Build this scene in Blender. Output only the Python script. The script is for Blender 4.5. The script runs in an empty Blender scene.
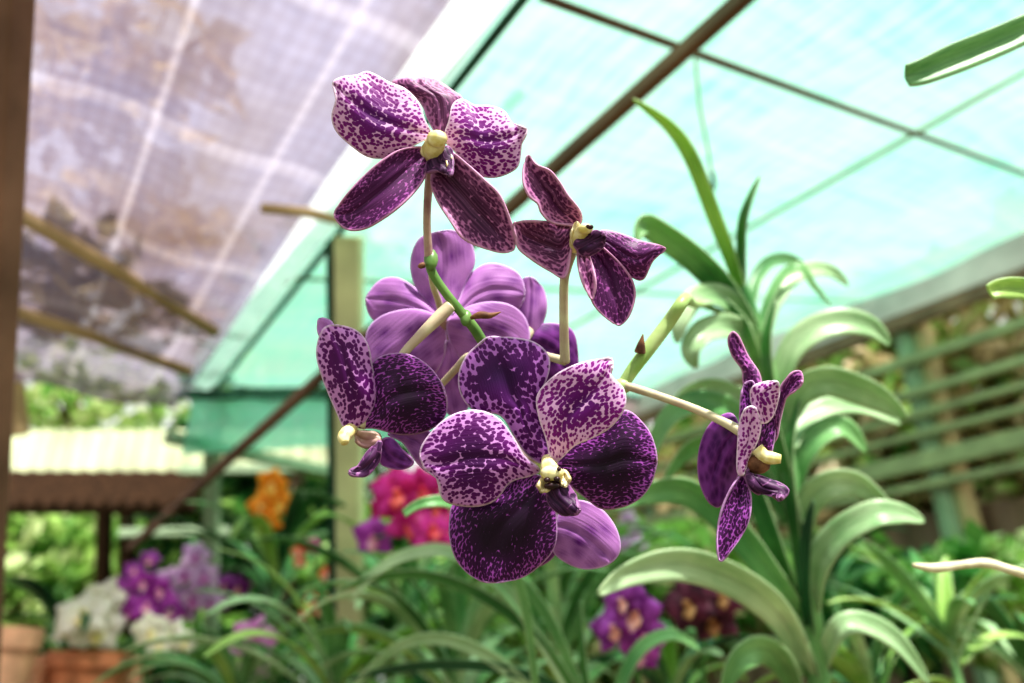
import bpy, bmesh, math, random
import numpy as np
from mathutils import Vector
random.seed(7); rng = random.Random(11)
SC = bpy.context.scene; COL = SC.collection
# ---------------------------------------------------------------- camera frame
F_PX = 750.0; PITCH = math.radians(25); CAM = Vector((0, 0, 1.2))
FW = Vector((0, math.cos(PITCH), math.sin(PITCH))); RT = Vector((1, 0, 0)); UP = Vector((0, -math.sin(PITCH), math.cos(PITCH)))
def P(x, y, d):                      # photo pixel + distance -> point in the place
    return CAM + (FW + RT * ((x - 512) / F_PX) + UP * ((341.5 - y) / F_PX)) * d
LD = Vector((-math.sin(math.radians(36)), math.cos(math.radians(36)), 0))   # long axis of the shade house
RD = Vector((math.cos(math.radians(36)), math.sin(math.radians(36)), 0))
def G(r, l, z): v = RD * r + LD * l; return Vector((v.x, v.y, CAM.z + z))    # shade-house coordinates
def roofz(r): return .611 + .288 * r

# ---------------------------------------------------------------- materials
def new_mat(name):
    m = bpy.data.materials.new(name); m.use_nodes = True
    nt = m.node_tree; nt.nodes.clear()
    return m, nt, nt.nodes, nt.links
def s2l(c):
    return tuple(((v / 255) / 12.92 if v / 255 <= .04045 else ((v / 255 + .055) / 1.055) ** 2.4) for v in c) + (1,)
def ramp(n, stops, interp='LINEAR'):
    r = n.new('ShaderNodeValToRGB'); e = r.color_ramp.elements; r.color_ramp.interpolation = interp
    while len(e) > 1: e.remove(e[-1])
    e[0].position = stops[0][0]; e[0].color = stops[0][1]
    for p, c in stops[1:]:
        k = e.new(p); k.color = c
    return r
def math_n(n, l, op, a, b=None, clamp=False):
    q = n.new('ShaderNodeMath'); q.operation = op; q.use_clamp = clamp
    for i, v in enumerate((a, b)):
        if v is None: continue
        if isinstance(v, (int, float)): q.inputs[i].default_value = v
        else: l.new(v, q.inputs[i])
    return q.outputs[0]
def maprange(n, l, v, a, b, c, d, smooth=False):
    q = n.new('ShaderNodeMapRange'); q.clamp = True
    if smooth: q.interpolation_type = 'SMOOTHSTEP'
    l.new(v, q.inputs[0])
    for i, t in enumerate((a, b, c, d)):
        if isinstance(t, (int, float)): q.inputs[i + 1].default_value = t
        else: l.new(t, q.inputs[i + 1])
    return q.outputs[0]
def mixc(n, l, f, a, b):
    q = n.new('ShaderNodeMix'); q.data_type = 'RGBA'
    if isinstance(f, (int, float)): q.inputs[0].default_value = f
    else: l.new(f, q.inputs[0])
    for i, v in ((6, a), (7, b)):
        if isinstance(v, tuple): q.inputs[i].default_value = v
        else: l.new(v, q.inputs[i])
    return q.outputs[2]
def finish(n, l, col, rough=.5, trans=0, bump=None, bstr=.2, bdist=.001, sheen=0, spec=.5, coat=0):
    b = n.new('ShaderNodeBsdfPrincipled'); o = n.new('ShaderNodeOutputMaterial')
    if isinstance(col, tuple): b.inputs['Base Color'].default_value = col
    else: l.new(col, b.inputs['Base Color'])
    b.inputs['Roughness'].default_value = rough; b.inputs['Specular IOR Level'].default_value = spec
    if sheen: b.inputs['Sheen Weight'].default_value = sheen; b.inputs['Sheen Roughness'].default_value = .4
    if coat: b.inputs['Coat Weight'].default_value = coat
    if bump is not None:
        bp = n.new('ShaderNodeBump'); bp.inputs['Strength'].default_value = bstr; bp.inputs['Distance'].default_value = bdist
        l.new(bump, bp.inputs['Height']); l.new(bp.outputs[0], b.inputs['Normal'])
    sh = b.outputs[0]
    if trans:
        t = n.new('ShaderNodeBsdfTranslucent'); mx = n.new('ShaderNodeMixShader'); mx.inputs[0].default_value = trans
        if isinstance(col, tuple): t.inputs[0].default_value = col
        else: l.new(col, t.inputs[0])
        l.new(sh, mx.inputs[1]); l.new(t.outputs[0], mx.inputs[2]); sh = mx.outputs[0]
    l.new(sh, o.inputs[0])
def noise(n, l, scale, detail=3, vec=None, rough=.5, dist=0):
    q = n.new('ShaderNodeTexNoise'); q.inputs['Scale'].default_value = scale; q.inputs['Detail'].default_value = detail
    q.inputs['Roughness'].default_value = rough; q.inputs['Distortion'].default_value = dist
    if vec is not None: l.new(vec, q.inputs['Vector'])
    return q.outputs['Fac']
def plain(name, rgb, rough=.5, var=.25, scale=30, trans=0, spec=.4, stretch=None, bstr=.2):
    m, nt, n, l = new_mat(name)
    tc = n.new('ShaderNodeTexCoord'); vec = tc.outputs['Object']
    if stretch:
        mp = n.new('ShaderNodeMapping'); mp.inputs['Scale'].default_value = stretch; l.new(vec, mp.inputs[0]); vec = mp.outputs[0]
    f = noise(n, l, scale, 4, vec)
    c = s2l(rgb); dk = tuple(x * (1 - var) for x in c[:3]) + (1,); lt = tuple(min(1, x * (1 + var)) for x in c[:3]) + (1,)
    r = ramp(n, [(.3, dk), (.7, lt)]); l.new(f, r.inputs[0])
    finish(n, l, r.outputs[0], rough, trans, f, bstr, .002, spec=spec)
    return m

def petal_mat(name, light, dark, t_edge, t_mid, scale=1.0, rim=(225, 200, 225), rim_w=1.3, band=26, soft=.05, base_dark=None, trans=.12, stretch=.75, sheen=.08, streak=0, rough=.48, spec=.3):
    """petal: rounded dark spots on a lighter ground, running together towards the middle"""
    m, nt, n, l = new_mat(name)
    uv = n.new('ShaderNodeUVMap'); uv.uv_map = 'UVMap'
    ed = n.new('ShaderNodeAttribute'); ed.attribute_name = 'edge'
    uu = n.new('ShaderNodeAttribute'); uu.attribute_name = 'along'
    oi = n.new('ShaderNodeObjectInfo')
    ad = n.new('ShaderNodeVectorMath'); ad.operation = 'MULTIPLY_ADD'
    mp = n.new('ShaderNodeMapping'); mp.inputs['Scale'].default_value = (stretch, 1, 1); l.new(uv.outputs[0], mp.inputs[0])
    l.new(mp.outputs[0], ad.inputs[0]); ad.inputs[1].default_value = (1, 1, 1)
    cb = n.new('ShaderNodeCombineXYZ'); l.new(math_n(n, l, 'MULTIPLY', oi.outputs['Random'], 300), cb.inputs[0]); l.new(cb.outputs[0], ad.inputs[2])
    vec = ad.outputs[0]
    nz = n.new('ShaderNodeTexNoise'); nz.inputs['Scale'].default_value = .16; nz.inputs['Detail'].default_value = 2; l.new(vec, nz.inputs['Vector'])
    wv = n.new('ShaderNodeVectorMath'); wv.operation = 'MULTIPLY_ADD'; l.new(nz.outputs['Color'], wv.inputs[0]); wv.inputs[1].default_value = (2.6, 2.6, 0); l.new(vec, wv.inputs[2])
    vo = n.new('ShaderNodeTexVoronoi'); vo.inputs['Scale'].default_value = .2 * scale; vo.voronoi_dimensions = '2D'; l.new(wv.outputs[0], vo.inputs['Vector'])
    big = noise(n, l, .045, 2, vec)
    thr = maprange(n, l, ed.outputs['Fac'], 0, band, t_edge, t_mid, True)
    thr = math_n(n, l, 'ADD', thr, math_n(n, l, 'MULTIPLY', math_n(n, l, 'SUBTRACT', big, .5), .7))
    dlt = math_n(n, l, 'SUBTRACT', vo.outputs['Distance'], thr)
    fac = maprange(n, l, dlt, -soft, soft, 0, 1, True)
    fine = noise(n, l, .9, 3, vec)
    lt = mixc(n, l, fine, tuple(x * .72 for x in s2l(light)[:3]) + (1,), s2l(light))
    dk = mixc(n, l, fine, tuple(x * .6 for x in s2l(dark)[:3]) + (1,), s2l(dark))
    if base_dark: dk = mixc(n, l, maprange(n, l, ed.outputs['Fac'], 3, 34, 0, 1), dk, s2l(base_dark))
    col = mixc(n, l, fac, dk, lt)
    # veins running base to tip
    wn = n.new('ShaderNodeTexNoise'); wn.inputs['Scale'].default_value = 1; wn.inputs['Detail'].default_value = 2
    mp2 = n.new('ShaderNodeMapping'); mp2.inputs['Scale'].default_value = (.02, .42, 1); l.new(vec, mp2.inputs[0]); l.new(mp2.outputs[0], wn.inputs['Vector'])
    if streak: col = mixc(n, l, maprange(n, l, wn.outputs['Fac'], .4, .65, 0, streak), col, s2l(light))
    rimf = maprange(n, l, ed.outputs['Fac'], rim_w * .5, rim_w * 1.6, .75, 0)
    col = mixc(n, l, rimf, col, s2l(rim))
    h = math_n(n, l, 'ADD', math_n(n, l, 'MULTIPLY', wn.outputs['Fac'], 1.6), math_n(n, l, 'MULTIPLY', fine, .35))
    finish(n, l, col, rough, trans, h, .22, .0009, sheen=sheen, spec=spec)
    return m
M = {}
M['spot'] = petal_mat('petal_spotted', (214, 150, 222), (108, 8, 116), .36, .70, 1.35, band=24, base_dark=(64, 2, 74), soft=.08)
M['spotpale'] = petal_mat('petal_spotted_pale', (240, 188, 238), (148, 22, 146), .34, .66, 1.45, band=30, rim=(250, 230, 246), base_dark=(92, 4, 108), soft=.09)
M['spottop'] = petal_mat('petal_spotted_violet', (196, 124, 216), (98, 8, 112), .40, .84, 1.2, band=30, base_dark=(54, 2, 72), soft=.08)
M['dark'] = petal_mat('petal_dark_velvet', (170, 84, 184), (72, 6, 80), .50, .96, 2.6, band=40, soft=.12, rim=(205, 160, 210), rim_w=1.0, base_dark=(30, 1, 34), stretch=.5)
M['mid'] = petal_mat('petal_dark_streaked', (172, 90, 170), (84, 8, 86), .54, .84, 2.3, band=24, soft=.12, rim=(220, 160, 200), rim_w=1.2, base_dark=(60, 4, 62), streak=.15, stretch=.6)
M['wine'] = petal_mat('petal_wine', (196, 122, 176), (92, 18, 84), .42, .86, 1.8, band=20, soft=.2, rim=(224, 172, 206), rim_w=1.5, base_dark=(44, 4, 42), streak=.25, stretch=.6)
M['lav'] = petal_mat('petal_lavender_reverse', (210, 146, 220), (124, 36, 152), .12, .62, .3, band=50, soft=.5, rim=(225, 190, 235), trans=.35, streak=.35)
M['plum'] = petal_mat('petal_plum_reverse', (140, 64, 158), (84, 14, 104), .35, .6, .6, band=40, soft=.4, rim=(180, 120, 185), rim_w=1, streak=.2)
M['lip'] = petal_mat('lip_purple', (150, 90, 150), (50, 5, 58), .6, .9, 1.2, band=10, soft=.1, rim=(170, 120, 170), rim_w=.6, streak=.3)

def wax(name, a, b, scale=400, rough=.35, trans=.1):
    m, nt, n, l = new_mat(name)
    tc = n.new('ShaderNodeTexCoord'); f = noise(n, l, scale, 3, tc.outputs['Object'])
    r = ramp(n, [(.35, s2l(a)), (.65, s2l(b))]); l.new(f, r.inputs[0])
    finish(n, l, r.outputs[0], rough, trans, f, .2, .0008)
    return m
M['column'] = wax('column_yellow', (222, 205, 120), (248, 240, 190), 300)
M['lobe'] = wax('lobe_cream', (214, 190, 130), (240, 228, 190), 500)
M['brown_dot'] = wax('anther_spot', (30, 12, 20), (60, 20, 30))
M['pedicel'] = wax('pedicel', (196, 176, 150), (212, 206, 168), 120, .45)
M['pedicel_mauve'] = wax('pedicel_mauve', (170, 128, 130), (206, 178, 160), 120, .45)
M['rachis'] = wax('rachis_green', (82, 126, 58), (126, 162, 88), 90, .4)
M['rachis_pale'] = wax('rachis_pale', (150, 190, 100), (196, 214, 150), 60, .4)
M['bract'] = wax('bract_brown', (84, 50, 32), (150, 106, 72), 200, .7)
M['root'] = wax('aerial_root', (196, 190, 150), (232, 226, 196), 120, .7)

def leaf_mat(name, dark, light, trans=.28, edge=(205, 226, 180), rough=.36):
    m, nt, n, l = new_mat(name)
    uv = n.new('ShaderNodeUVMap'); uv.uv_map = 'UVMap'
    sx = n.new('ShaderNodeSeparateXYZ'); l.new(uv.outputs[0], sx.inputs[0])
    mp = n.new('ShaderNodeMapping'); mp.inputs['Scale'].default_value = (3, 26, 1); l.new(uv.outputs[0], mp.inputs[0])
    st = noise(n, l, 1, 3, mp.outputs[0])
    tc = n.new('ShaderNodeTexCoord'); bl = noise(n, l, 14, 3, tc.outputs['Object'])
    f = math_n(n, l, 'ADD', math_n(n, l, 'MULTIPLY', st, .45), math_n(n, l, 'MULTIPLY', bl, .55))
    r = ramp(n, [(.36, s2l(dark)), (.62, s2l(light))]); l.new(f, r.inputs[0])
    c = math_n(n, l, 'ABSOLUTE', math_n(n, l, 'SUBTRACT', sx.outputs[1], .5))
    col = mixc(n, l, maprange(n, l, c, .0, .05, .35, 0), r.outputs[0], tuple(x * .55 for x in s2l(dark)[:3]) + (1,))
    col = mixc(n, l, maprange(n, l, c, .45, .5, 0, .6), col, s2l(edge))
    finish(n, l, col, rough, trans, st, .2, .001, spec=.5)
    return m
M['leaf_sage'] = leaf_mat('leaf_sage', (122, 174, 112), (206, 228, 186), .3)
M['leaf_mid'] = leaf_mat('leaf_mid', (66, 140, 78), (150, 200, 132), .3)
M['leaf_deep'] = leaf_mat('leaf_deep', (36, 104, 50), (104, 164, 90), .28)
M['leaf_dark'] = leaf_mat('leaf_dark', (14, 58, 34), (40, 104, 58), .15, edge=(120, 160, 110))
M['leaf_lime'] = leaf_mat('leaf_lime', (118, 176, 70), (200, 224, 136), .4)

# ---------------------------------------------------------------- object helpers
def link(name, me, mats=None, parent=None, smooth=True):
    o = bpy.data.objects.new(name, me); COL.objects.link(o)
    if mats:
        for m in (mats if isinstance(mats, (list, tuple)) else [mats]): me.materials.append(m)
    if smooth: me.polygons.foreach_set('use_smooth', [True] * len(me.polygons)); me.update()
    if parent: o.parent = parent; o.matrix_parent_inverse = parent_inv(parent)
    return o
def parent_inv(p):                   # parts keep their points in world space; only the Empties at a thing's base are moved
    from mathutils import Matrix
    return Matrix.Translation(p.location).inverted()
def tag(o, label=None, cat=None, group=None, kind=None):
    if label: o['label'] = label
    if cat: o['category'] = cat
    if group: o['group'] = group
    if kind: o['kind'] = kind
    return o
def thing(name, loc, label, cat, group=None):
    o = bpy.data.objects.new(name, None); COL.objects.link(o); o.location = loc; o.empty_display_size = .05
    return tag(o, label, cat, group)
class MB:
    def __init__(s): s.v = []; s.f = []; s.m = []; s.uv = []
    def add(s, vs, fs, mi=0, uvs=None):
        b = len(s.v); s.v += [tuple(v) for v in vs]; s.f += [tuple(i + b for i in f) for f in fs]; s.m += [mi] * len(fs)
        s.uv += (uvs if uvs else [(0, .3)] * len(vs))
    def box(s, a, b, w, h, mi=0, up=Vector((0, 0, 1))):          # bar from a to b
        a = Vector(a); b = Vector(b); t = (b - a).normalized()
        if abs(t.dot(up)) > .98: up = Vector((0, 1, 0))
        x = t.cross(up).normalized() * w / 2; y = x.cross(t).normalized() * h / 2
        c = [a - x - y, a + x - y, a + x + y, a - x + y, b - x - y, b + x - y, b + x + y, b - x + y]
        s.add(c, [(0, 1, 2, 3), (7, 6, 5, 4), (0, 4, 5, 1), (1, 5, 6, 2), (2, 6, 7, 3), (3, 7, 4, 0)], mi)
    def tube(s, pts, rad, seg=10, mi=0, caps=True):
        pts = [Vector(p) for p in pts]; n = len(pts)
        if isinstance(rad, (int, float)): rad = [rad] * n
        vs = []; fs = []; ref = Vector((.3, .9, .2)).normalized()
        for i, p in enumerate(pts):
            t = (pts[min(i + 1, n - 1)] - pts[max(i - 1, 0)]).normalized()
            x = t.cross(ref); x = x.normalized() if x.length > .05 else t.orthogonal().normalized()
            y = t.cross(x)
            for k in range(seg):
                a = 2 * math.pi * k / seg; vs.append(p + (x * math.cos(a) + y * math.sin(a)) * rad[i])
        for i in range(n - 1):
            for k in range(seg):
                k2 = (k + 1) % seg; fs.append((i * seg + k, i * seg + k2, (i + 1) * seg + k2, (i + 1) * seg + k))
        if caps: fs.append(tuple(range(seg))[::-1]); fs.append(tuple((n - 1) * seg + k for k in range(seg)))
        s.add(vs, fs, mi)
    def ball(s, c, r, ax=(1, 1, 1), seg=12, mi=0):
        c = Vector(c); vs = [c + Vector((0, 0, r * ax[2]))]; fs = []
        R = seg // 2
        for i in range(1, R):
            th = math.pi * i / R
            for k in range(seg):
                ph = 2 * math.pi * k / seg
                vs.append(c + Vector((math.sin(th) * math.cos(ph) * ax[0], math.sin(th) * math.sin(ph) * ax[1], math.cos(th) * ax[2])) * r)
        vs.append(c - Vector((0, 0, r * ax[2]))); e = len(vs) - 1
        for k in range(seg):
            k2 = (k + 1) % seg; fs.append((0, 1 + k, 1 + k2))
            for i in range(R - 2): fs.append((1 + i * seg + k, 1 + (i + 1) * seg + k, 1 + (i + 1) * seg + k2, 1 + i * seg + k2))
            fs.append((1 + (R - 2) * seg + k, e, 1 + (R - 2) * seg + k2))
        s.add(vs, fs, mi)
    def build(s, name, mats, parent=None, smooth=True):
        me = bpy.data.meshes.new(name); me.from_pydata(s.v, [], s.f)
        u = me.uv_layers.new(name='UVMap')
        li = np.empty(len(me.loops), dtype=np.int32); me.loops.foreach_get('vertex_index', li)
        u.data.foreach_set('uv', np.array(s.uv, dtype=np.float32)[li].ravel())
        o = link(name, me, mats, parent, smooth)
        me.polygons.foreach_set('material_index', s.m); me.update()
        return o
def cr(pts, per=8, closed=False):                         # Catmull-Rom through points (numpy rows)
    p = np.array(pts, float); n = len(p); out = []
    rngi = range(n if closed else n - 1)
    for i in rngi:
        if closed: a, b, c, d = p[(i - 1) % n], p[i], p[(i + 1) % n], p[(i + 2) % n]
        else: a, b, c, d = p[max(i - 1, 0)], p[i], p[i + 1], p[min(i + 2, n - 1)]
        for k in range(per):
            t = k / per
            out.append(.5 * ((2 * b) + (c - a) * t + (2 * a - 5 * b + 4 * c - d) * t * t + (3 * b - a - 3 * c + d) * t ** 3))
    if not closed: out.append(p[-1])
    return np.array(out)
def resample(p, n):
    d = np.r_[0, np.cumsum(np.linalg.norm(np.diff(p, axis=0), axis=1))]
    t = np.linspace(0, d[-1], n)
    return np.stack([np.interp(t, d, p[:, k]) for k in range(p.shape[1])], 1)

def petal(name, pts, d0, dt, mat, parent, bow=0, cup=0, tip=None, ruffle=.0006, seed=0, tf=None, thick=.0007, nu=44, nv=30, mid=.0010, tiltv=0):
    """one petal blade: outline from the base round to the base, drawn in depth as a cupped, ruffled sheet"""
    if tf: pts = [(tf[1] + x / tf[0], tf[2] + y / tf[0]) for x, y in pts]
    pts = np.array(pts, float); per = 8
    if tip is None: tip = int(np.argmax(np.linalg.norm(pts - pts[0], axis=1)))
    c = cr(pts, per, True); k = tip * per
    Lp = resample(c[:k + 1], nu); Rp = resample(np.vstack([c[k:], c[:1]])[::-1], nu)
    r = random.Random(seed + int(pts[0][0]) * 7 + int(pts[tip][1])); ph = [r.uniform(0, 6.28) for _ in range(4)]
    seg_a = c; seg_b = np.roll(c, -1, axis=0); sd = seg_b - seg_a; sl = np.maximum((sd ** 2).sum(1), 1e-9)
    cl = (Lp + Rp) / 2; s = np.r_[0, np.cumsum(np.linalg.norm(np.diff(cl, axis=0), axis=1))]
    V = []; E = []; A = []; UV = []
    for i in range(nu):
        u = i / (nu - 1); w = np.linalg.norm(Rp[i] - Lp[i])
        for j in range(nv):
            v = j / (nv - 1); q = Lp[i] * (1 - v) + Rp[i] * v
            vv = 2 * v - 1
            d = d0 + (dt - d0) * u + bow * math.sin(math.pi * u) + cup * vv * vv * math.sin(math.pi * min(1, u * 1.05 + .02)) ** .6
            d += tiltv * vv * math.sin(math.pi * u) ** .6
            d += .0009 * math.sin(u * 6.5 + ph[3]) * math.sin(v * 5 + ph[0]) * math.sin(math.pi * u) + .0004 * math.sin(u * 14 + v * 6 + ph[1]) * math.sin(v * 11 + ph[2]) * u
            d += mid * math.exp(-(vv / .12) ** 2) * math.sin(math.pi * u)
            d += ruffle * (abs(vv) ** 2) * (math.sin(u * 9 + ph[0] + vv * 2) + .6 * math.sin(u * 17 + ph[1])) + ruffle * .5 * math.sin(u * 5 + vv * 3 + ph[2])
            V.append(P(q[0], q[1], d)); A.append(u); UV.append((s[i], (v - .5) * w))
            t = np.clip(((q - seg_a) * sd).sum(1) / sl, 0, 1)
            E.append(float(np.sqrt(((seg_a + sd * t[:, None] - q) ** 2).sum(1).min())))
    Fs = [(i * nv + j, i * nv + j + 1, (i + 1) * nv + j + 1, (i + 1) * nv + j) for i in range(nu - 1) for j in range(nv - 1)]
    me = bpy.data.meshes.new(name); me.from_pydata(V, [], Fs)
    at = me.attributes.new('edge', 'FLOAT', 'POINT'); at.data.foreach_set('value', E)
    at = me.attributes.new('along', 'FLOAT', 'POINT'); at.data.foreach_set('value', A)
    u = me.uv_layers.new(name='UVMap'); li = np.empty(len(me.loops), dtype=np.int32); me.loops.foreach_get('vertex_index', li)
    u.data.foreach_set('uv', np.array(UV, dtype=np.float32)[li].ravel())
    o = link(name, me, mat, parent)
    if thick:
        md = o.modifiers.new('thickness', 'SOLIDIFY'); md.thickness = thick; md.offset = 0
    return o
def px_path(pts, per=6): return [P(*q) for q in cr(pts, per)]
def sized(pts, rad, per=6):                              # radii given per control point in metres
    return list(cr([(r,) for r in rad], per)[:, 0])
def tube_part(name, pts, rad, mat, parent, seg=12, per=6):
    mb = MB()
    if not isinstance(rad, (list, tuple)): rad = [rad] * len(pts)
    mb.tube(px_path(pts, per), sized(pts, rad, per), seg); return mb.build(name, mat, parent)

# ================================================================= THE SPRAY OF PURPLE ORCHIDS
spray = thing('orchid_spray', P(688, 300, .335), 'speckled purple orchid spray in front, its open flowers radiating from one green stem', 'orchid')
D = .30
mb = MB()
mb.tube(px_path([(429, 256, .312), (432, 272, .313), (445, 292, .314), (461, 312, .316), (474, 328, .318), (486, 346, .322), (515, 380, .331), (560, 405, .338), (600, 398, .338), (622, 386, .334)]),
        sized(0, [.0022, .0020, .0019, .0021, .0023, .0023, .0024, .0025, .0026, .0024]), 14, 0)
mb.tube(px_path([(622, 386, .334), (634, 368, .334), (650, 347, .335), (668, 323, .336), (684, 300, .338), (689, 301, .40), (694, 304, .50), (706, 306, .59), (738, 320, .63), (754, 326, .63)]), sized(0, [.0026, .0030, .0032, .0031, .0028, .0028, .0026, .0026, .0026, .0026]), 14, 1)
mb.ball(P(431, 260, .312), .0030, (1, .9, 1.7)); mb.ball(P(466, 318, .3162), .0026, (1, .9, 1.5)); mb.ball(P(622, 386, .333), .0034, (1.4, 1, 1), mi=1)
stem = mb.build('stem', [M['rachis'], M['rachis_pale']], spray)
def bract(pts, rad): return tube_part('bract', pts, rad, M['bract'], stem, 8)
bract([(471, 318, .314), (480, 315, .3125), (490, 315.5, .312), (501, 312, .312)], [.0008, .0016, .0013, .0002])
bract([(640, 352, .331), (641, 345, .330), (643, 334, .329)], [.0026, .0018, .0002])
bract([(424, 265, .309), (420, 266, .308), (418, 266, .308)], [.0012, .0012, .0004])

def flower(mb, mats, label=None):
    o = mb.build('flower', mats, spray)
    if label: o['label'] = label
    return o
# ---- flower 1: top left
c1 = MB(); c1.tube(px_path([(436, 165, .3005), (433, 156, .298), (434, 147, .2935), (438, 139, .2895)]), sized(0, [.0020, .0034, .0042, .0034]), 14)
c1.ball(P(437, 139, .2885), .0036, (1.15, 1, .95))
f1 = flower(c1, [M['column']], 'topmost flower, face on, with two pale spotted upper petals')
T = (3.254, 300, 50)
petal('sepal', [(455, 290), (415, 225), (400, 185), (370, 150), (300, 110), (330, 92), (380, 92), (440, 96), (500, 135), (528, 160), (515, 215), (490, 280)], .3025, .309, M['wine'], f1, bow=-.002, cup=.004, tf=T, tip=6)
petal('petal', [(430, 275), (405, 225), (385, 170), (340, 125), (290, 105), (250, 82), (215, 70), (185, 82), (140, 88), (107, 108), (115, 160), (102, 215), (118, 265), (165, 310), (215, 345), (265, 352), (320, 338), (370, 312), (410, 292)], .299, .291, M['spotpale'], f1, bow=-.005, cup=.004, tf=T, tip=9, ruffle=.001)
petal('petal', [(470, 290), (485, 230), (495, 180), (525, 160), (570, 180), (620, 182), (665, 200), (690, 235), (738, 258), (722, 310), (712, 370), (690, 395), (640, 414), (590, 410), (545, 380), (505, 330)], .299, .294, M['spotpale'], f1, bow=-.004, cup=.005, tf=T, tip=8, ruffle=.001)
petal('sepal', [(415, 325), (370, 315), (310, 330), (245, 375), (185, 430), (135, 490), (112, 535), (130, 570), (165, 588), (215, 582), (265, 555), (325, 510), (380, 455), (412, 400)], .3022, .293, M['mid'], f1, bow=-.006, cup=-.003, tf=T, tip=6)
petal('sepal', [(430, 390), (425, 440), (450, 500), (490, 560), (525, 610), (580, 640), (650, 660), (695, 650), (700, 610), (685, 550), (650, 470), (600, 420), (545, 370), (490, 330), (450, 345)], .3030, .292, M['wine'], f1, bow=-.003, cup=-.004, tf=T, tip=7, tiltv=-.002)
petal('lip', [(440, 340), (415, 370), (412, 400), (440, 395), (470, 400), (490, 410), (500, 380), (498, 340), (480, 315)], .296, .289, M['lip'], f1, tf=T, cup=.002, nu=20, nv=14, tip=5, thick=.0015)
petal('side_lobe', [(425, 345), (405, 350), (393, 325), (405, 300), (425, 285), (432, 310)], .2965, .293, M['lobe'], f1, tf=T, nu=12, nv=10, thick=.001, cup=-.001)
petal('side_lobe', [(480, 330), (495, 345), (497, 375), (488, 395), (475, 370)], .2955, .291, M['lobe'], f1, tf=T, nu=12, nv=8, thick=.001)
tube_part('pedicel', [(431, 172, .3035), (428, 195, .306), (427, 225, .309), (429, 260, .312)], [.0022, .0017, .0016, .0019], M['pedicel_mauve'], spray)
# ---- flower 2: top middle
T = (2.53, 490, 130)
c2 = MB(); c2.tube(px_path([(574, 250, .301), (577, 240, .297), (582, 232, .292), (586, 228, .289)]), sized(0, [.0020, .0030, .0028, .0020]), 12)
c2.ball(P(585, 229, .2885), .0026, (1.2, 1, .8)); c2.ball(P(589, 227, .2868), .0012, (1.5, 1, .8), mi=1)
f2 = flower(c2, [M['column'], M['brown_dot']], 'upper flower seen from the side, with twisted wine petals')
petal('petal', [(222, 240), (180, 240), (150, 232), (128, 208), (120, 187), (98, 168), (84, 135), (84, 95), (97, 64), (120, 88), (152, 102), (176, 130), (198, 165), (226, 200), (233, 225)], .300, .292, M['wine'], f2, cup=-.004, bow=-.003, tf=T, tip=8)
petal('petal', [(208, 262), (195, 235), (130, 229), (62, 234), (64, 270), (72, 300), (105, 328), (150, 358), (188, 376), (202, 330)], .299, .289, M['wine'], f2, cup=-.003, bow=.004, tf=T, tip=3, ruffle=.0014)
petal('sepal', [(245, 295), (250, 330), (262, 380), (256, 430), (288, 472), (325, 494), (350, 475), (367, 428), (364, 388), (340, 348), (305, 312), (272, 288)], .3, .296, M['mid'], f2, cup=-.003, tf=T, tip=5)
petal('sepal', [(222, 300), (222, 345), (236, 392), (258, 428), (268, 395), (262, 345), (245, 305)], .2995, .293, M['wine'], f2, cup=-.002, tf=T, tip=3, nv=12)
petal('petal', [(272, 278), (282, 254), (330, 262), (382, 281), (444, 299), (412, 332), (388, 378), (358, 372), (328, 345), (296, 308)], .2985, .292, M['mid'], f2, cup=.003, tf=T, tip=4, mid=.001)
petal('lip', [(222, 300), (215, 285), (240, 265), (272, 255), (290, 265), (288, 290), (265, 312), (235, 315)], .2935, .2865, M['lip'], f2, tf=T, nu=16, nv=12, thick=.0016, cup=.002)
petal('side_lobe', [(215, 300), (203, 280), (208, 245), (222, 232), (228, 260)], .296, .292, M['lobe'], f2, tf=T, nu=10, nv=8, thick=.001)
tube_part('pedicel', [(573, 252, .3015), (567, 268, .305), (564, 285, .308), (564, 330, .312), (565, 362, .318)], [.0018, .0019, .0019, .0020, .0022], M['pedicel'], spray)
tube_part('pedicel', [(565, 361, .319), (550, 357, .324), (530, 352, .33), (505, 352, .334)], [.0020, .0018, .0018, .0018], M['pedicel'], spray)
# ---- flower 3: behind, seen from the back
T = (3.596, 350, 210)
c3 = MB(); c3.tube(px_path([(441, 306, .334), (442, 318, .338), (443, 330, .343), (446, 340, .348)]), sized(0, [.0018, .0020, .0022, .002]), 12)
f3 = flower(c3, [M['pedicel_mauve']], 'lavender flower turned away, showing its smooth back')
petal('sepal', [(335, 400), (300, 360), (245, 290), (220, 225), (222, 160), (250, 102), (310, 80), (375, 74), (430, 108), (450, 185), (422, 250), (390, 320), (360, 380)], .338, .344, M['lav'], f3, bow=.002, cup=.006, tf=T, tip=6)
petal('petal', [(320, 385), (280, 330), (235, 280), (170, 243), (105, 255), (58, 318), (75, 385), (120, 405), (200, 395), (280, 395)], .339, .350, M['lav'], f3, bow=.002, cup=.005, tf=T, tip=5)
petal('sepal', [(325, 390), (260, 360), (190, 358), (110, 382), (62, 435), (58, 520), (110, 590), (200, 610), (300, 590), (340, 520), (345, 440)], .3375, .346, M['lav'], f3, bow=-.002, cup=.006, tf=T, tip=6)
petal('petal', [(370, 375), (395, 315), (430, 235), (495, 192), (570, 205), (618, 245), (628, 310), (600, 360), (520, 380), (430, 385)], .339, .350, M['lav'], f3, bow=.002, cup=.005, tf=T, tip=6)
petal('sepal', [(350, 400), (420, 350), (500, 330), (580, 342), (632, 392), (645, 470), (600, 520), (520, 545), (430, 545), (370, 500)], .3375, .347, M['lav'], f3, bow=-.001, cup=.005, tf=T, tip=6)
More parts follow.
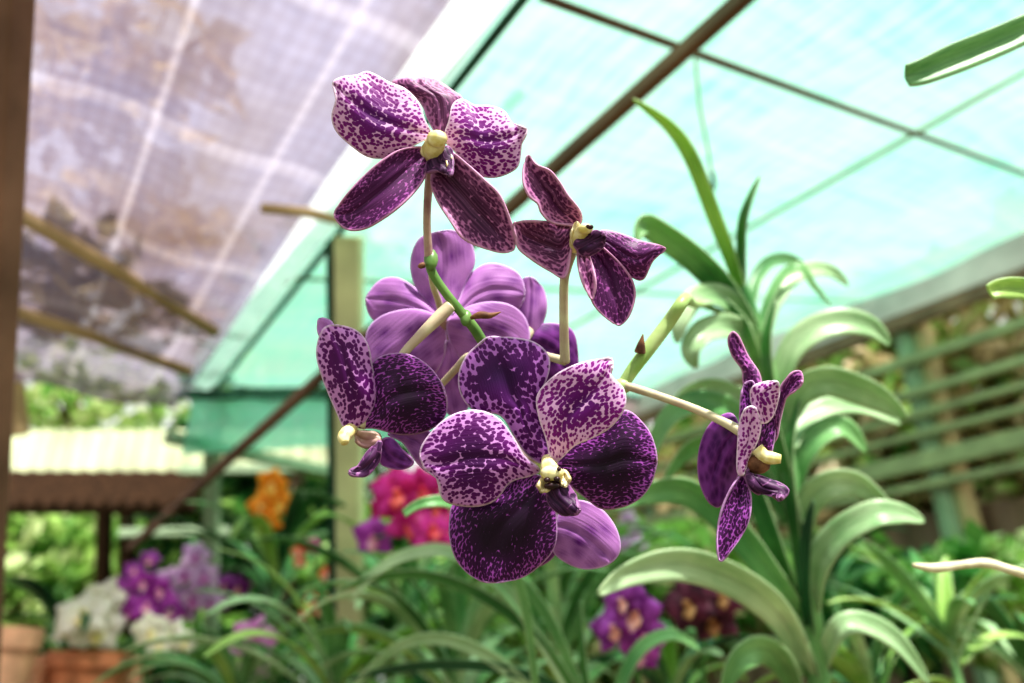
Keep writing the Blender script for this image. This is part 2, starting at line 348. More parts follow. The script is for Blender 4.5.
petal('lip', [(345, 470), (330, 540), (290, 590), (300, 680), (370, 740), (420, 720), (440, 640), (410, 560), (380, 490)], .343, .352, M['lav'], f3, tf=T, tip=4, nu=24, nv=18, thick=.0012)
tube_part('pedicel', [(430, 262, .313), (433, 285, .320), (438, 300, .327), (441, 310, .335)], [.0015, .0014, .0015, .0018], M['pedicel'], spray)
# ---- flower 4: left
T = (2.276, 300, 300)
c4 = MB(); c4.tube(px_path([(352, 428, .3005), (348, 432, .2965), (344, 437, .2935), (345, 443, .2915)]), sized(0, [.0024, .0028, .0026, .0016]), 12)
f4 = flower(c4, [M['column']], 'leftmost flower with one spotted and one dark velvety petal')
petal('petal', [(125, 290), (100, 288), (85, 258), (66, 215), (48, 168), (38, 122), (46, 78), (62, 60), (92, 57), (130, 70), (154, 100), (164, 150), (175, 208), (165, 252), (145, 280)], .3, .296, M['spot'], f4, cup=.006, bow=-.004, tf=T, tip=7)
petal('petal', [(130, 288), (160, 240), (168, 200), (162, 150), (195, 124), (250, 124), (300, 158), (330, 208), (332, 262), (290, 298), (230, 306), (170, 292)], .3015, .298, M['dark'], f4, cup=.004, bow=-.002, tf=T, tip=7)
petal('sepal', [(62, 82), (46, 86), (38, 65), (44, 42), (62, 42), (78, 58)], .3005, .302, M['lav'], f4, tf=T, nu=10, nv=10, tip=3)
petal('sepal', [(200, 305), (235, 325), (262, 365), (290, 392), (325, 405), (315, 350), (295, 298), (240, 298)], .305, .311, M['lav'], f4, cup=.002, tf=T, tip=4)
petal('sepal', [(178, 328), (182, 368), (200, 382), (235, 386), (258, 368), (232, 338), (205, 312)], .3022, .300, M['plum'], f4, tf=T, tip=4, nv=14)
petal('lip', [(182, 322), (155, 345), (135, 372), (112, 392), (130, 403), (155, 398), (180, 370), (186, 340)], .2965, .290, M['lip'], f4, tf=T, nu=20, nv=12, thick=.0014, cup=.001)
petal('side_lobe', [(125, 300), (128, 322), (150, 336), (172, 330), (182, 316), (178, 304), (150, 298)], .3005, .2985, M['pedicel_mauve'], f4, tf=T, nu=14, nv=12, thick=.0015, cup=-.001)
tube_part('pedicel', [(450, 306, .3145), (437, 319, .312), (420, 336, .309), (402, 356, .3065), (380, 395, .305), (360, 427, .3015)], [.0028, .0027, .0022, .0018, .0017, .002], M['pedicel'], spray)
# ---- flower 5: front
T = (2.276, 300, 300)
c5 = MB(); c5.tube(px_path([(547, 459, .2985), (548, 464, .295), (550, 470, .291), (552, 475, .288)]), sized(0, [.0022, .0028, .0036, .0034]), 16)
c5.ball(P(552, 473, .2868), .0038, (1.2, .9, .8), 16)
c5.ball(P(547, 480, .2838), .0010, (1.3, 1, 1), mi=1); c5.ball(P(557, 479, .2836), .0010, (1.3, 1, 1), mi=1); c5.ball(P(552, 486, .2852), .0020, (1.6, 1, .7), mi=1); c5.ball(P(559, 469, .2836), .0009, mi=1)
f5 = flower(c5, [M['column'], M['brown_dot'], M['lobe']], 'largest front flower, face on, with yellow centre and spotted upper petals')
petal('sepal', [(553, 372), (515, 350), (485, 305), (455, 262), (395, 250), (366, 215), (361, 170), (378, 128), (408, 98), (432, 84), (485, 86), (535, 97), (565, 125), (568, 160), (552, 210), (545, 262), (562, 315), (572, 352)], .301, .301, M['spottop'], f5, cup=.003, bow=-.0055, tf=T, tip=9)
petal('petal', [(572, 362), (560, 315), (542, 262), (540, 215), (578, 172), (625, 147), (680, 134), (708, 132), (712, 150), (708, 178), (735, 200), (740, 242), (712, 285), (670, 312), (625, 332), (592, 362)], .2975, .2915, M['spotpale'], f5, cup=.003, bow=-.004, tf=T, tip=8, ruffle=.001)
petal('sepal', [(585, 378), (608, 340), (660, 300), (712, 262), (742, 250), (772, 270), (800, 310), (812, 370), (792, 430), (752, 465), (690, 476), (648, 448), (605, 412)], .3015, .3, M['dark'], f5, cup=.004, bow=-.004, tf=T, tip=7)
petal('petal', [(545, 385), (510, 355), (485, 312), (450, 268), (400, 250), (345, 262), (298, 300), (272, 345), (285, 385), (315, 412), (322, 448), (345, 464), (400, 470), (445, 455), (478, 415), (525, 400)], .2975, .2905, M['spot'], f5, cup=.004, bow=-.005, tf=T, tip=8, ruffle=.0009)
petal('sepal', [(555, 405), (510, 396), (465, 425), (400, 445), (350, 462), (340, 500), (342, 550), (360, 598), (398, 634), (440, 643), (500, 634), (548, 602), (580, 560), (584, 500), (575, 440)], .302, .2975, M['dark'], f5, cup=.0045, bow=-.004, tf=T, tip=9)
petal('lip', [(575, 410), (565, 435), (570, 465), (592, 484), (615, 490), (633, 480), (632, 455), (618, 435), (600, 415)], .290, .2835, M['lip'], f5, tf=T, nu=22, nv=18, thick=.0022, cup=.0025, mid=-.002, tip=5)
petal('side_lobe', [(562, 402), (545, 408), (540, 425), (550, 436), (566, 432), (572, 418)], .2895, .2855, M['lobe'], f5, tf=T, nu=12, nv=10, thick=.0014, cup=-.001)
petal('side_lobe', [(598, 388), (612, 398), (614, 415), (602, 424), (590, 410)], .2895, .2855, M['lobe'], f5, tf=T, nu=12, nv=10, thick=.0014, cup=-.001)
tube_part('pedicel', [(549, 462, .3), (535, 440, .316), (510, 410, .326), (486, 372, .328), (470, 356, .328), (455, 370, .334), (440, 386, .34)], [.0022, .0018, .0018, .0018, .0017, .0017, .0016], M['pedicel'], spray)
# ---- flower 6: right, seen edge on
T = (2.4375, 600, 300)
c6 = MB(); c6.tube(px_path([(757, 448, .302), (764, 456, .301), (772, 458, .3), (781, 459, .299)]), sized(0, [.0026, .0027, .0026, .0018]), 12)
c6.ball(P(757, 464, .304), .0046, (1.2, 1, .9), mi=1)
f6 = flower(c6, [M['column'], M['bract']], 'rightmost flower seen edge on with folded back petals')
petal('sepal', [(345, 325), (320, 276), (270, 300), (242, 360), (240, 430), (262, 488), (290, 505), (315, 470), (338, 420), (348, 370)], .308, .316, M['plum'], f6, tf=T, cup=.004, tip=5)
petal('sepal', [(345, 425), (315, 465), (290, 530), (284, 600), (294, 637), (328, 602), (362, 545), (370, 485), (358, 440)], .303, .296, M['dark'], f6, tf=T, cup=-.002, tip=4)
petal('petal', [(350, 425), (335, 418), (335, 360), (340, 300), (352, 266), (378, 262), (392, 300), (384, 345), (366, 380)], .3005, .2975, M['spotpale'], f6, tf=T, cup=.003, tip=5, nv=18)
petal('petal', [(395, 300), (372, 262), (368, 215), (400, 200), (433, 200), (436, 235), (420, 285)], .3, .295, M['spotpale'], f6, tf=T, cup=.003, tip=4, nv=18)
petal('sepal', [(355, 310), (340, 290), (342, 235), (352, 205), (375, 200), (390, 260), (375, 300)], .304, .304, M['dark'], f6, tf=T, tip=3, nv=14)
petal('sepal', [(372, 225), (350, 205), (346, 170), (322, 135), (312, 98), (322, 78), (338, 88), (362, 138), (388, 178), (392, 210)], .3035, .308, M['mid'], f6, tf=T, cup=.003, tip=5, nv=16)
petal('petal', [(420, 350), (424, 300), (434, 225), (462, 180), (488, 172), (494, 200), (478, 222), (455, 240), (440, 290), (432, 335)], .305, .300, M['mid'], f6, tf=T, cup=.002, tip=5, nv=14)
petal('sepal', [(400, 390), (378, 370), (382, 300), (400, 275), (430, 280), (425, 340), (415, 385)], .3035, .303, M['dark'], f6, tf=T, tip=3, nv=14)
petal('lip', [(358, 415), (375, 428), (410, 442), (456, 462), (438, 482), (400, 474), (368, 455)], .302, .293, M['lip'], f6, tf=T, nu=22, nv=12, thick=.003, cup=.002, tip=4)
tube_part('pedicel', [(620, 384, .333), (650, 393, .326), (690, 407, .318), (722, 421, .309), (745, 434, .3035)], [.0019, .0018, .0018, .0019, .0024], M['pedicel'], spray)
# ---- two more flowers, mostly hidden
c7 = MB(); c7.tube(px_path([(524, 338, .352), (528, 332, .356), (532, 330, .362)]), [.003] * 13, 10)
f7 = flower(c7, [M['pedicel']], 'lavender flower mostly hidden behind the back flower')
petal('sepal', [(522, 345), (514, 310), (516, 285), (530, 277), (543, 288), (547, 308), (540, 330), (530, 345)], .354, .358, M['lav'], f7, cup=.003, tip=3)
petal('petal', [(528, 345), (535, 328), (552, 323), (572, 330), (578, 352), (575, 380), (552, 388), (535, 370)], .354, .36, M['plum'], f7, cup=.003, tip=5)
petal('petal', [(518, 345), (505, 330), (492, 332), (488, 352), (500, 372), (515, 360)], .356, .36, M['lav'], f7, cup=.003, tip=3)
c8 = MB(); c8.tube(px_path([(572, 505, .318), (560, 490, .322), (545, 470, .328)]), [.0026] * 13, 10)
f8 = flower(c8, [M['pedicel']], 'pale flower half hidden below the front flower')
petal('sepal', [(556, 530), (560, 510), (578, 500), (600, 508), (616, 528), (620, 550), (608, 564), (585, 569), (565, 562), (553, 550)], .3135, .311, M['lav'], f8, bow=-.003, cup=.004, tip=6)
petal('petal', [(560, 540), (548, 528), (530, 530), (520, 548), (535, 566), (552, 558)], .3155, .32, M['plum'], f8, cup=.003, tip=3)

# ================================================================= STRAP LEAVES
def strap(name, pts3, width, mat, parent, twist=0, fold=.18, tipcut=False, face=None, nv=7, thick=.0012, taper=.12):
    """long channelled leaf along a 3-D midline"""
    per = 7; c = cr([tuple(p) for p in pts3], per); n = len(c); V = []; UV = []
    for i in range(n):
        p = Vector(c[i]); t = Vector(c[min(i + 1, n - 1)] - c[max(i - 1, 0)]).normalized(); u = i / (n - 1)
        if face is None: w = t.cross(Vector((0, 0, 1)))
        else: w = t.cross(face)
        if w.length < .05: w = t.orthogonal()
        w.normalize(); nn = w.cross(t).normalized()
        a = twist * (1 + .5 * u); w2 = w * math.cos(a) + nn * math.sin(a); n2 = nn * math.cos(a) - w * math.sin(a)
        prof = min(1, .62 + 1.2 * u) * (1 - max(0, (u - .5) / .5) ** 2.4 * (1 - taper)) if not tipcut else min(1, .7 + u) * (1 - .45 * u ** 4)
        hw = width / 2 * prof
        for j in range(nv):
            vv = 2 * j / (nv - 1) - 1
            V.append(p + w2 * vv * hw + n2 * (abs(vv) ** 1.3) * hw * fold * 2); UV.append((u * 3, j / (nv - 1)))
    Fs = [(i * nv + j, i * nv + j + 1, (i + 1) * nv + j + 1, (i + 1) * nv + j) for i in range(n - 1) for j in range(nv - 1)]
    mb = MB(); mb.add(V, Fs, 0, UV); o = mb.build(name, mat, parent)
    md = o.modifiers.new('thickness', 'SOLIDIFY'); md.thickness = thick; md.offset = 0
    return o
def pleaf(parent, pts, wpx, mat, d=.6, twist=.3, name='leaf', **kw):
    """leaf through photo points; third value is distance"""
    q = [p if len(p) == 3 else (p[0], p[1], d) for p in pts]
    v = [P(*p) for p in q]; w = wpx * d / F_PX
    view = (v[len(v) // 2] - CAM).normalized()
    return strap(name, v, w, M[mat], parent, twist, face=-view, **kw)

vanda = thing('vanda_plant', P(828, 800, .62), 'tall vanda orchid at right with tiers of arching pale green strap leaves', 'orchid plant')
mb = MB(); mb.tube(px_path([(832, 900, .62), (822, 720, .62), (812, 620, .62), (797, 520, .62), (780, 430, .62), (762, 350, .62), (748, 300, .62), (744, 285, .62)]), sized(0, [.010, .009, .0085, .008, .0075, .0065, .005, .003]), 12)
mb.build('stem', M['leaf_mid'], vanda)
LV = [
 ([(746, 315), (735, 270), (714, 213, .6), (691, 155, .58), (668, 124, .57), (633, 99, .56)], 15, 'leaf_lime', .35),
 ([(744, 295), (742, 250), (745, 215, .6), (760, 176, .6)], 11, 'leaf_deep', .5),
 ([(750, 325), (728, 292, .61), (700, 262, .59), (668, 237, .57), (645, 224, .55), (636, 240, .54)], 27, 'leaf_mid', .35),
 ([(756, 345), (738, 310, .61), (715, 297, .59), (694, 302, .57), (682, 322, .56), (677, 343, .56)], 25, 'leaf_sage', -.4),
 ([(766, 372), (752, 342, .61), (728, 328, .59), (705, 333, .57), (692, 350, .56), (696, 368, .56)], 26, 'leaf_sage', -.3),
 ([(750, 310), (757, 280, .64), (770, 263, .66), (790, 260, .68), (812, 272, .69)], 15, 'leaf_mid', .4),
 ([(764, 345), (772, 310, .63), (788, 284, .65), (808, 272, .66), (830, 272, .67), (848, 285, .68)], 22, 'leaf_sage', .5),
 ([(760, 330), (770, 300, .63), (785, 275, .64), (800, 268, .64), (812, 285, .64), (830, 305, .66)], 13, 'leaf_mid', .7),
 ([(778, 395), (790, 355, .62), (812, 332, .62), (842, 323, .62), (870, 328, .62), (890, 345, .62)], 29, 'leaf_sage', .35),
 ([(784, 425), (800, 392, .61), (828, 380, .6), (862, 390, .6), (885, 402, .6), (906, 418, .6)], 30, 'leaf_sage', -.25),
 ([(790, 450), (805, 422, .64), (830, 408, .65), (862, 408, .66), (900, 424, .67)], 24, 'leaf_sage', .5),
 ([(794, 490), (804, 455, .62), (822, 434, .62), (845, 429, .62), (866, 452, .62)], 26, 'leaf_mid', .35),
 ([(800, 535), (808, 502, .61), (829, 484, .6), (858, 484, .6), (892, 510, .6)], 28, 'leaf_sage', -.25),
 ([(812, 610), (818, 568, .6), (838, 536, .59), (872, 516, .58), (900, 514, .58), (924, 521, .58)], 27, 'leaf_sage', .3),
 ([(822, 665), (838, 630, .6), (864, 624, .6), (898, 643, .6), (930, 685, .6)], 22, 'leaf_sage', .3),
 ([(806, 675), (788, 628, .6), (760, 596, .58), (720, 573, .56), (676, 563, .54), (630, 573, .53), (598, 594, .52)], 31, 'leaf_sage', .25),
 ([(800, 615), (770, 573, .6), (730, 523, .59), (688, 491, .58), (648, 492, .57), (612, 508, .56)], 28, 'leaf_mid', .3),
 ([(792, 590), (775, 545, .6), (755, 490, .6), (738, 455, .6), (722, 430, .61)], 20, 'leaf_deep', .4),
 ([(796, 690), (780, 660, .6), (760, 648, .59), (738, 660, .58), (722, 692, .58)], 28, 'leaf_mid', .35),
 ([(782, 480), (760, 440, .61), (725, 408, .6), (692, 404, .59), (664, 425, .58), (648, 470, .58)], 24, 'leaf_mid', -.3),
 ([(776, 440), (755, 408, .62), (720, 388, .63), (690, 392, .64), (668, 410, .64)], 22, 'leaf_sage', .3),
 ([(790, 520), (762, 475, .62), (722, 445, .63), (690, 448, .64), (664, 480, .64)], 22, 'leaf_mid', .4),
 ([(806, 600), (800, 540, .61), (786, 470, .6), (776, 420, .59)], 17, 'leaf_deep', .5),
 ([(812, 640), (806, 590, .6), (808, 540, .59), (814, 500, .58)], 15, 'leaf_dark', .6),
 ([(800, 560), (792, 500, .6), (790, 450, .6), (800, 400, .61)], 15, 'leaf_deep', .6),
 ([(775, 420), (770, 380, .6), (768, 340, .6), (776, 300, .61)], 14, 'leaf_deep', .6),
 ([(762, 375), (752, 345, .6), (742, 320, .6), (724, 298, .6)], 14, 'leaf_mid', .5),
 ([(818, 690), (800, 640, .61), (776, 600, .62), (752, 560, .62)], 18, 'leaf_deep', .4),
]
for pts, w, m, tw in LV: pleaf(vanda, pts, w, m, .62, tw)

# near stray leaves and root entering at the right edge
o = pleaf(None, [(905, 77, .40), (925, 72, .40), (960, 58, .40), (1000, 42, .40), (1045, 22, .40), (1120, -10, .41), (1200, -30, .42)], 30, 'leaf_mid', .40, .2, name='hanging_leaf', tipcut=True, fold=.25)
tag(o, 'single mid green strap leaf reaching in at the top right corner', 'leaf')
o = pleaf(None, [(989, 293, .38), (1003, 289, .38), (1030, 290, .38), (1080, 300, .38), (1150, 330, .39)], 22, 'leaf_lime', .38, .15, name='hanging_leaf', fold=.2, tipcut=True)
tag(o, 'short bright green leaf tip at the right edge beside the slatted wall', 'leaf')
mb = MB(); mb.tube(px_path([(913, 565, .42), (935, 568, .42), (960, 565, .42), (985, 563, .42), (1005, 568, .42), (1030, 576, .42), (1100, 600, .43), (1180, 640, .45)]), sized(0, [.0012, .0026, .0023, .0027, .0024, .0027, .0028, .0028]), 12)
tag(mb.build('aerial_root', M['root']), 'pale wavy aerial root reaching in from the right edge above the plants', 'root')
o = pleaf(None, [(404, 514, .5), (416, 506, .5), (430, 502, .5), (450, 503, .51), (480, 520, .54), (510, 560, .56), (530, 640, .58), (540, 780, .6), (542, 1045, .6)], 12, 'leaf_mid', .5, .2, name='strap_leaf')
tag(o, 'thin green leaf tip curling in beside the magenta orchids under the front flower', 'leaf')

# ================================================================= OTHER POTTED STRAP PLANTS
BENCH = .92
M['terracotta'] = plain('terracotta', (206, 138, 96), .8, .3, 25)
M['terracotta2'] = plain('terracotta_pale', (226, 176, 140), .8, .3, 25)
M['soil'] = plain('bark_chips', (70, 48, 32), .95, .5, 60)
M['wood_bench'] = plain('bench_wood', (120, 96, 72), .85, .3, 20)
def pot(c, r, h, label, mat='terracotta'):
    mb = MB(); prof = [(0, 0), (.68, 0), (.74, .1), (.93, .8), (.93, .82), (1.06, .82), (1.06, 1), (.94, 1), (.90, .86), (0, .84)]
    seg = 28; vs = []; fs = []
    for a, b in prof:
        for k in range(seg):
            t = 2 * math.pi * k / seg; vs.append((c[0] + math.cos(t) * a * r, c[1] + math.sin(t) * a * r, c[2] + b * h))
    for i in range(len(prof) - 1):
        for k in range(seg): fs.append((i * seg + k, i * seg + (k + 1) % seg, (i + 1) * seg + (k + 1) % seg, (i + 1) * seg + k))
    mb.add(vs, fs); 
    for i in range(len(prof) - 2, len(prof) - 1):
        for k in range(seg): mb.m[i * seg + k] = 1
    o = mb.build('plant_pot', [M[mat], M['soil']], None, True)
    md = o.modifiers.new('es', 'EDGE_SPLIT'); md.split_angle = math.radians(40)
    return tag(o, label, 'pot')
def arch_leaf(base, az, L, el, droop, n=7):
    pts = [Vector(base)]; d = Vector((math.cos(az), math.sin(az), 0)); e = el
    for i in range(n):
        pts.append(pts[-1] + (d * math.cos(e) + Vector((0, 0, 1)) * math.sin(e)) * L / n); e -= droop / n * (.6 + .8 * i / n)
    return pts
def strap_plant(px, py, dep, n, L, w, mats, label, seed, name='strap_leaf_orchid', elr=(.7, 1.35), dr=(1.2, 2.2), azs=None, with_pot=False, cat='orchid plant', group=None):
    r = random.Random(seed); base = P(px, py, dep)
    t = thing(name, base, label, cat, group)
    mb = MB(); mb.tube([base - Vector((0, 0, max(.03, base.z - BENCH - .02))), base, base + Vector((0, 0, L * .25))], [w * .35, w * .3, w * .18], 10); mb.build('stem', M['leaf_mid'], t)
    for i in range(n):
        az = (i / n * 2 * math.pi + r.uniform(-.3, .3)) if azs is None else r.choice(azs) + r.uniform(-.45, .45)
        z0 = base + Vector((0, 0, L * .25 * (i / n)))
        strap('leaf', arch_leaf(z0, az, L * r.uniform(.75, 1.15), r.uniform(*elr), r.uniform(*dr)), w * r.uniform(.8, 1.15), M[r.choice(mats)], t, r.uniform(-.35, .35))
    return t
SP = ['leaf_mid', 'leaf_lime', 'leaf_deep', 'leaf_sage', 'leaf_sage']; SD = ['leaf_deep', 'leaf_dark', 'leaf_mid', 'leaf_lime']
strap_plant(330, 745, .95, 18, .26, .020, SP, 'low strap leaved plant in front of the pale yellow post', 21)
strap_plant(455, 735, .85, 20, .24, .018, SP, 'strap leaved plant directly under the largest purple flower', 22)
strap_plant(560, 725, 1.0, 18, .26, .020, SP, 'strap leaved plant low between the front flower and the small purple orchid', 23)
strap_plant(232, 745, 1.1, 18, .22, .020, SP, 'strap leaved plant low at left beside the single lilac bloom', 24)
strap_plant(400, 660, 1.35, 16, .34, .024, SP + SD, 'dark strap leaved plant behind under the magenta orchids', 25)
strap_plant(675, 735, 1.0, 14, .20, .020, SD + ['leaf_sage'], 'strap leaved plant at the foot of the tall vanda on its left', 26)
strap_plant(880, 735, .95, 14, .20, .020, SP + SD, 'strap leaved plant at the foot of the tall vanda on its right', 27)
strap_plant(957, 672, .85, 16, .17, .016, SP, 'young vanda fan of upright green leaves at the lower right corner', 28, elr=(.5, 1.5), dr=(.3, 1.4))
strap_plant(1040, 705, 1.0, 14, .2, .02, SP, 'strap leaved plant cut by the right edge near the lower corner', 29)
strap_plant(270, 620, 1.6, 14, .34, .03, SD + ['leaf_mid'], 'broad dark strap leaved plant below the orange orchid', 30)
strap_plant(560, 630, 1.6, 16, .34, .03, SP + ['leaf_deep'], 'far strap leaved plant seen beneath the half hidden pale bloom', 31)
strap_plant(835, 600, 1.5, 12, .22, .024, SD, 'dark leaved plant behind the vanda in front of the brown siding', 32)
strap_plant(60, 700, 1.5, 12, .3, .026, SD, 'dark leaved plant between the clay pots at the left edge', 33)
ctr = thing('strap_leaf_orchid', P(620, 800, .72), 'nearest strap leaved plant whose long dark leaves sweep left across the bottom', 'orchid plant')
mb = MB(); mb.tube(px_path([(625, 1000, .72), (615, 800, .72), (600, 720, .72)]), .008, 10); mb.build('stem', M['leaf_mid'], ctr)
for pts, w, m, tw in [
 ([(610, 760), (575, 690), (535, 635), (482, 594), (425, 574), (370, 578), (335, 592)], 13, 'leaf_deep', .5),
 ([(600, 750), (560, 690), (500, 668), (440, 664), (385, 670), (345, 680)], 11, 'leaf_dark', .4),
 ([(600, 745), (540, 640), (500, 585), (452, 553), (408, 555), (374, 574), (350, 602)], 14, 'leaf_sage', -.3),
 ([(600, 750), (530, 690), (488, 655), (440, 638), (395, 648), (352, 688)], 13, 'leaf_sage', .3),
 ([(604, 750), (588, 690), (582, 640), (581, 600)], 9, 'leaf_deep', .5),
 ([(606, 750), (620, 690), (640, 650), (672, 635), (700, 650)], 14, 'leaf_mid', .3),
 ([(600, 740), (560, 640), (530, 590), (500, 570), (470, 580)], 12, 'leaf_mid', .4)]:
    pleaf(ctr, pts, w, m, .72, tw)

# ================================================================= BACKGROUND ORCHIDS IN BLOOM
def fmat(name, a, b, trans=.3):
    m, nt, n, l = new_mat(name); tc = n.new('ShaderNodeTexCoord'); f = noise(n, l, 60, 3, tc.outputs['Object'])
    r = ramp(n, [(.4, s2l(a)), (.6, s2l(b))]); l.new(f, r.inputs[0]); finish(n, l, r.outputs[0], .5, trans); return m
FM = {'magenta': (fmat('bloom_magenta', (196, 14, 110), (226, 60, 170)), fmat('bloom_red', (226, 40, 90), (250, 120, 110))),
      'orange': (fmat('bloom_orange', (240, 130, 10), (252, 170, 60)), fmat('bloom_yellow', (250, 190, 60), (250, 220, 150))),
      'violet': (fmat('bloom_violet', (150, 40, 150), (200, 90, 200)), fmat('bloom_pink', (240, 150, 190), (250, 200, 210))),
      'lilac': (fmat('bloom_lilac', (196, 150, 204), (236, 204, 236)), fmat('bloom_magenta_lip', (180, 80, 170), (226, 140, 206))),
      'pink': (fmat('bloom_rose', (226, 130, 210), (242, 180, 228)), fmat('bloom_fuchsia', (190, 40, 160), (220, 80, 180))),
      'maroon': (fmat('bloom_maroon', (70, 20, 44), (120, 50, 78)), fmat('bloom_tan', (170, 110, 70), (200, 150, 100))),
      'white': (fmat('bloom_white', (232, 232, 204), (250, 250, 235)), fmat('bloom_cream', (230, 220, 140), (246, 240, 190))),
      'coral': (fmat('bloom_coral', (232, 96, 60), (246, 160, 130)), fmat('bloom_pale', (246, 200, 170), (250, 220, 200))),
      'purple': (fmat('bloom_purple', (120, 30, 120), (180, 80, 190)), fmat('bloom_blush', (240, 170, 150), (250, 200, 200)))}
def bloom(c, r, col, parent, facing=None, roll=0, name='flower'):
    """small five-petalled orchid with lip; c centre, facing unit normal"""
    f = (facing or (CAM - c)).normalized(); x = f.cross(Vector((0, 0, 1))).normalized(); y = x.cross(f).normalized() * -1
    if y.z < 0: y = -y
    mb = MB()
    def blade(ang, Lr, Wr, mi, fwd):
        nu, nv = 8, 7; vs = []; a = ang + roll
        dx = x * math.sin(a) + y * math.cos(a); sx = x * math.cos(a) - y * math.sin(a)
        for i in range(nu):
            u = i / (nu - 1); w = math.sin(math.pi * min(1, .08 + u * .92)) ** .7 * Wr if u < 1 else .05 * Wr
            w = Wr * (math.sin(math.pi * (u * .86 + .1))) ** .75
            for j in range(nv):
                v = 2 * j / (nv - 1) - 1
                vs.append(c + dx * (u * Lr * (1 - .12 * abs(v) ** 2 * u)) * r + sx * v * w * .5 * r + f * r * (fwd * u - .12 * v * v + .12 * math.sin(math.pi * u)))
        mb.add(vs, [(i * nv + j, i * nv + j + 1, (i + 1) * nv + j + 1, (i + 1) * nv + j) for i in range(nu - 1) for j in range(nv - 1)], mi)
    for k, a in enumerate((0, 2.3, -2.3)): blade(a, 1, .75, 0, -.05)
    for a in (1.2, -1.2): blade(a, 1, .95, 0, .1)
    blade(math.pi, .6, .5, 1, .4)
    mb.tube([c, c + f * r * .2, c + f * r * .33], [r * .12, r * .13, r * .07], 8, 1)
    return mb.build(name, list(FM[col]), parent)
def bloom_spray(name, spots, col, dep, rad, label, root, seed=1, cat='orchid', group=None, stemmat='leaf_deep'):
    r = random.Random(seed); t = thing(name, P(*root), label, cat, group)
    mx = sum(s[0] for s in spots) / len(spots); top = min(s[1] for s in spots); my = sum(s[1] for s in spots) / len(spots)
    mb = MB(); path = px_path([root, ((root[0] + mx) / 2, (root[1] + my) / 2 + 6, (root[2] + dep) / 2 + .02), (mx, my, dep + .02), (mx + 2, top, dep + .02)]); mb.tube(path, .0035, 8)
    for s in spots: 
        c = P(s[0], s[1], dep); q = min(path, key=lambda p: (p - c).length); mb.tube([q, (q + c) / 2 + Vector((0, .01, 0)), c + Vector((0, .006, 0))], .0018, 6)
    mb.build('stem', M[stemmat], t)
    for s in spots:
        rr = rad * (s[2] if len(s) > 2 else 1); cc = s[3] if len(s) > 3 else col
        fc = (CAM - P(s[0], s[1], dep)).normalized() + Vector((r.uniform(-.6, .6), 0, r.uniform(-.4, .4)))
        bloom(P(s[0], s[1], dep + r.uniform(-.02, .02)), rr, cc, t, fc, r.uniform(-.4, .4))
    return t
bloom_spray('orchid_spray', [(398, 492, 1.15), (422, 488, .9), (374, 537, .9, 'violet'), (412, 522, 1.1), (432, 528, 1), (384, 508, .6), (435, 505, .8)], 'magenta', 1.0, .036, 'magenta pink orchid spray below the left purple flower', (440, 720, 1.05), 3)
bloom_spray('orchid_spray', [(272, 484, 1), (262, 506, 1), (280, 502, .9), (268, 522, .9)], 'orange', 1.6, .038, 'bright orange orchid spray hanging before the dark gap at left', (285, 720, 1.65), 4)
bloom_spray('orchid_spray', [(122, 592, 1), (146, 606, 1.1), (170, 610, 1), (130, 612, .8), (160, 590, .9), (112, 606, .8), (142, 582, .8)], 'violet', 1.5, .034, 'dense violet orchid spray next to the white blooms at left', (150, 760, 1.5), 5)
bloom_spray('orchid_spray', [(196, 556, 1), (186, 574, 1), (204, 576, 1), (192, 598, 1.1), (168, 580, .9), (210, 600, .9), (186, 612, .8)], 'lilac', 1.55, .034, 'pale lilac orchid spray standing up between the violet ones at left', (205, 760, 1.55), 6)
bloom_spray('orchid_spray', [(222, 602, .8), (238, 588, 1), (226, 584, .8), (150, 560, .8), (134, 570, .8)], 'purple', 1.7, .032, 'dusky purple orchid spray behind the pale lilac one', (225, 760, 1.7), 7)
bloom_spray('orchid_spray', [(84, 614, 1.2), (106, 600, 1), (98, 628, 1.2), (72, 628, .9)], 'white', 1.45, .045, 'large white orchid blooms at left above the clay pot', (95, 790, 1.45), 8)
bloom_spray('orchid_spray', [(150, 630, 1), (172, 636, 1), (160, 644, .8), (186, 642, .7)], 'white', 1.35, .034, 'creamy white orchid blooms below the violet ones', (165, 790, 1.35), 9)
bloom_spray('orchid_spray', [(254, 640, 1.1), (258, 658, .9)], 'pink', 1.15, .036, 'single rose lilac orchid bloom standing in the leaves at lower left', (262, 790, 1.15), 10)
bloom_spray('orchid_spray', [(312, 546, .9, 'magenta'), (298, 552, .8), (300, 562, .7), (326, 574, .8), (334, 596, .8), (312, 600, .8), (322, 612, .7), (306, 614, .7)], 'coral', 1.5, .022, 'small coral orchid sprig in front of the foliage left of centre', (325, 760, 1.5), 12)
bloom_spray('orchid_spray', [(614, 628, 1.0), (636, 612, 1.1), (644, 636, 1.1, 'violet'), (640, 654, .8, 'violet'), (622, 600, .8)], 'purple', .85, .030, 'small purple orchid spray low under the pale bloom', (655, 790, .88), 13)
bloom_spray('orchid_spray', [(688, 604, 1.15), (712, 618, 1.1), (722, 596, .9), (700, 588, .8)], 'maroon', .95, .034, 'dark maroon orchid spray behind the big arching leaf', (700, 790, .98), 14)
bloom_spray('orchid_spray', [(628, 520, 1), (636, 532, .9), (640, 545, .8), (625, 545, .8)], 'lilac', 1.9, .03, 'faint pale pink orchid sprig far off right of the front flower', (640, 640, 1.9), 15)

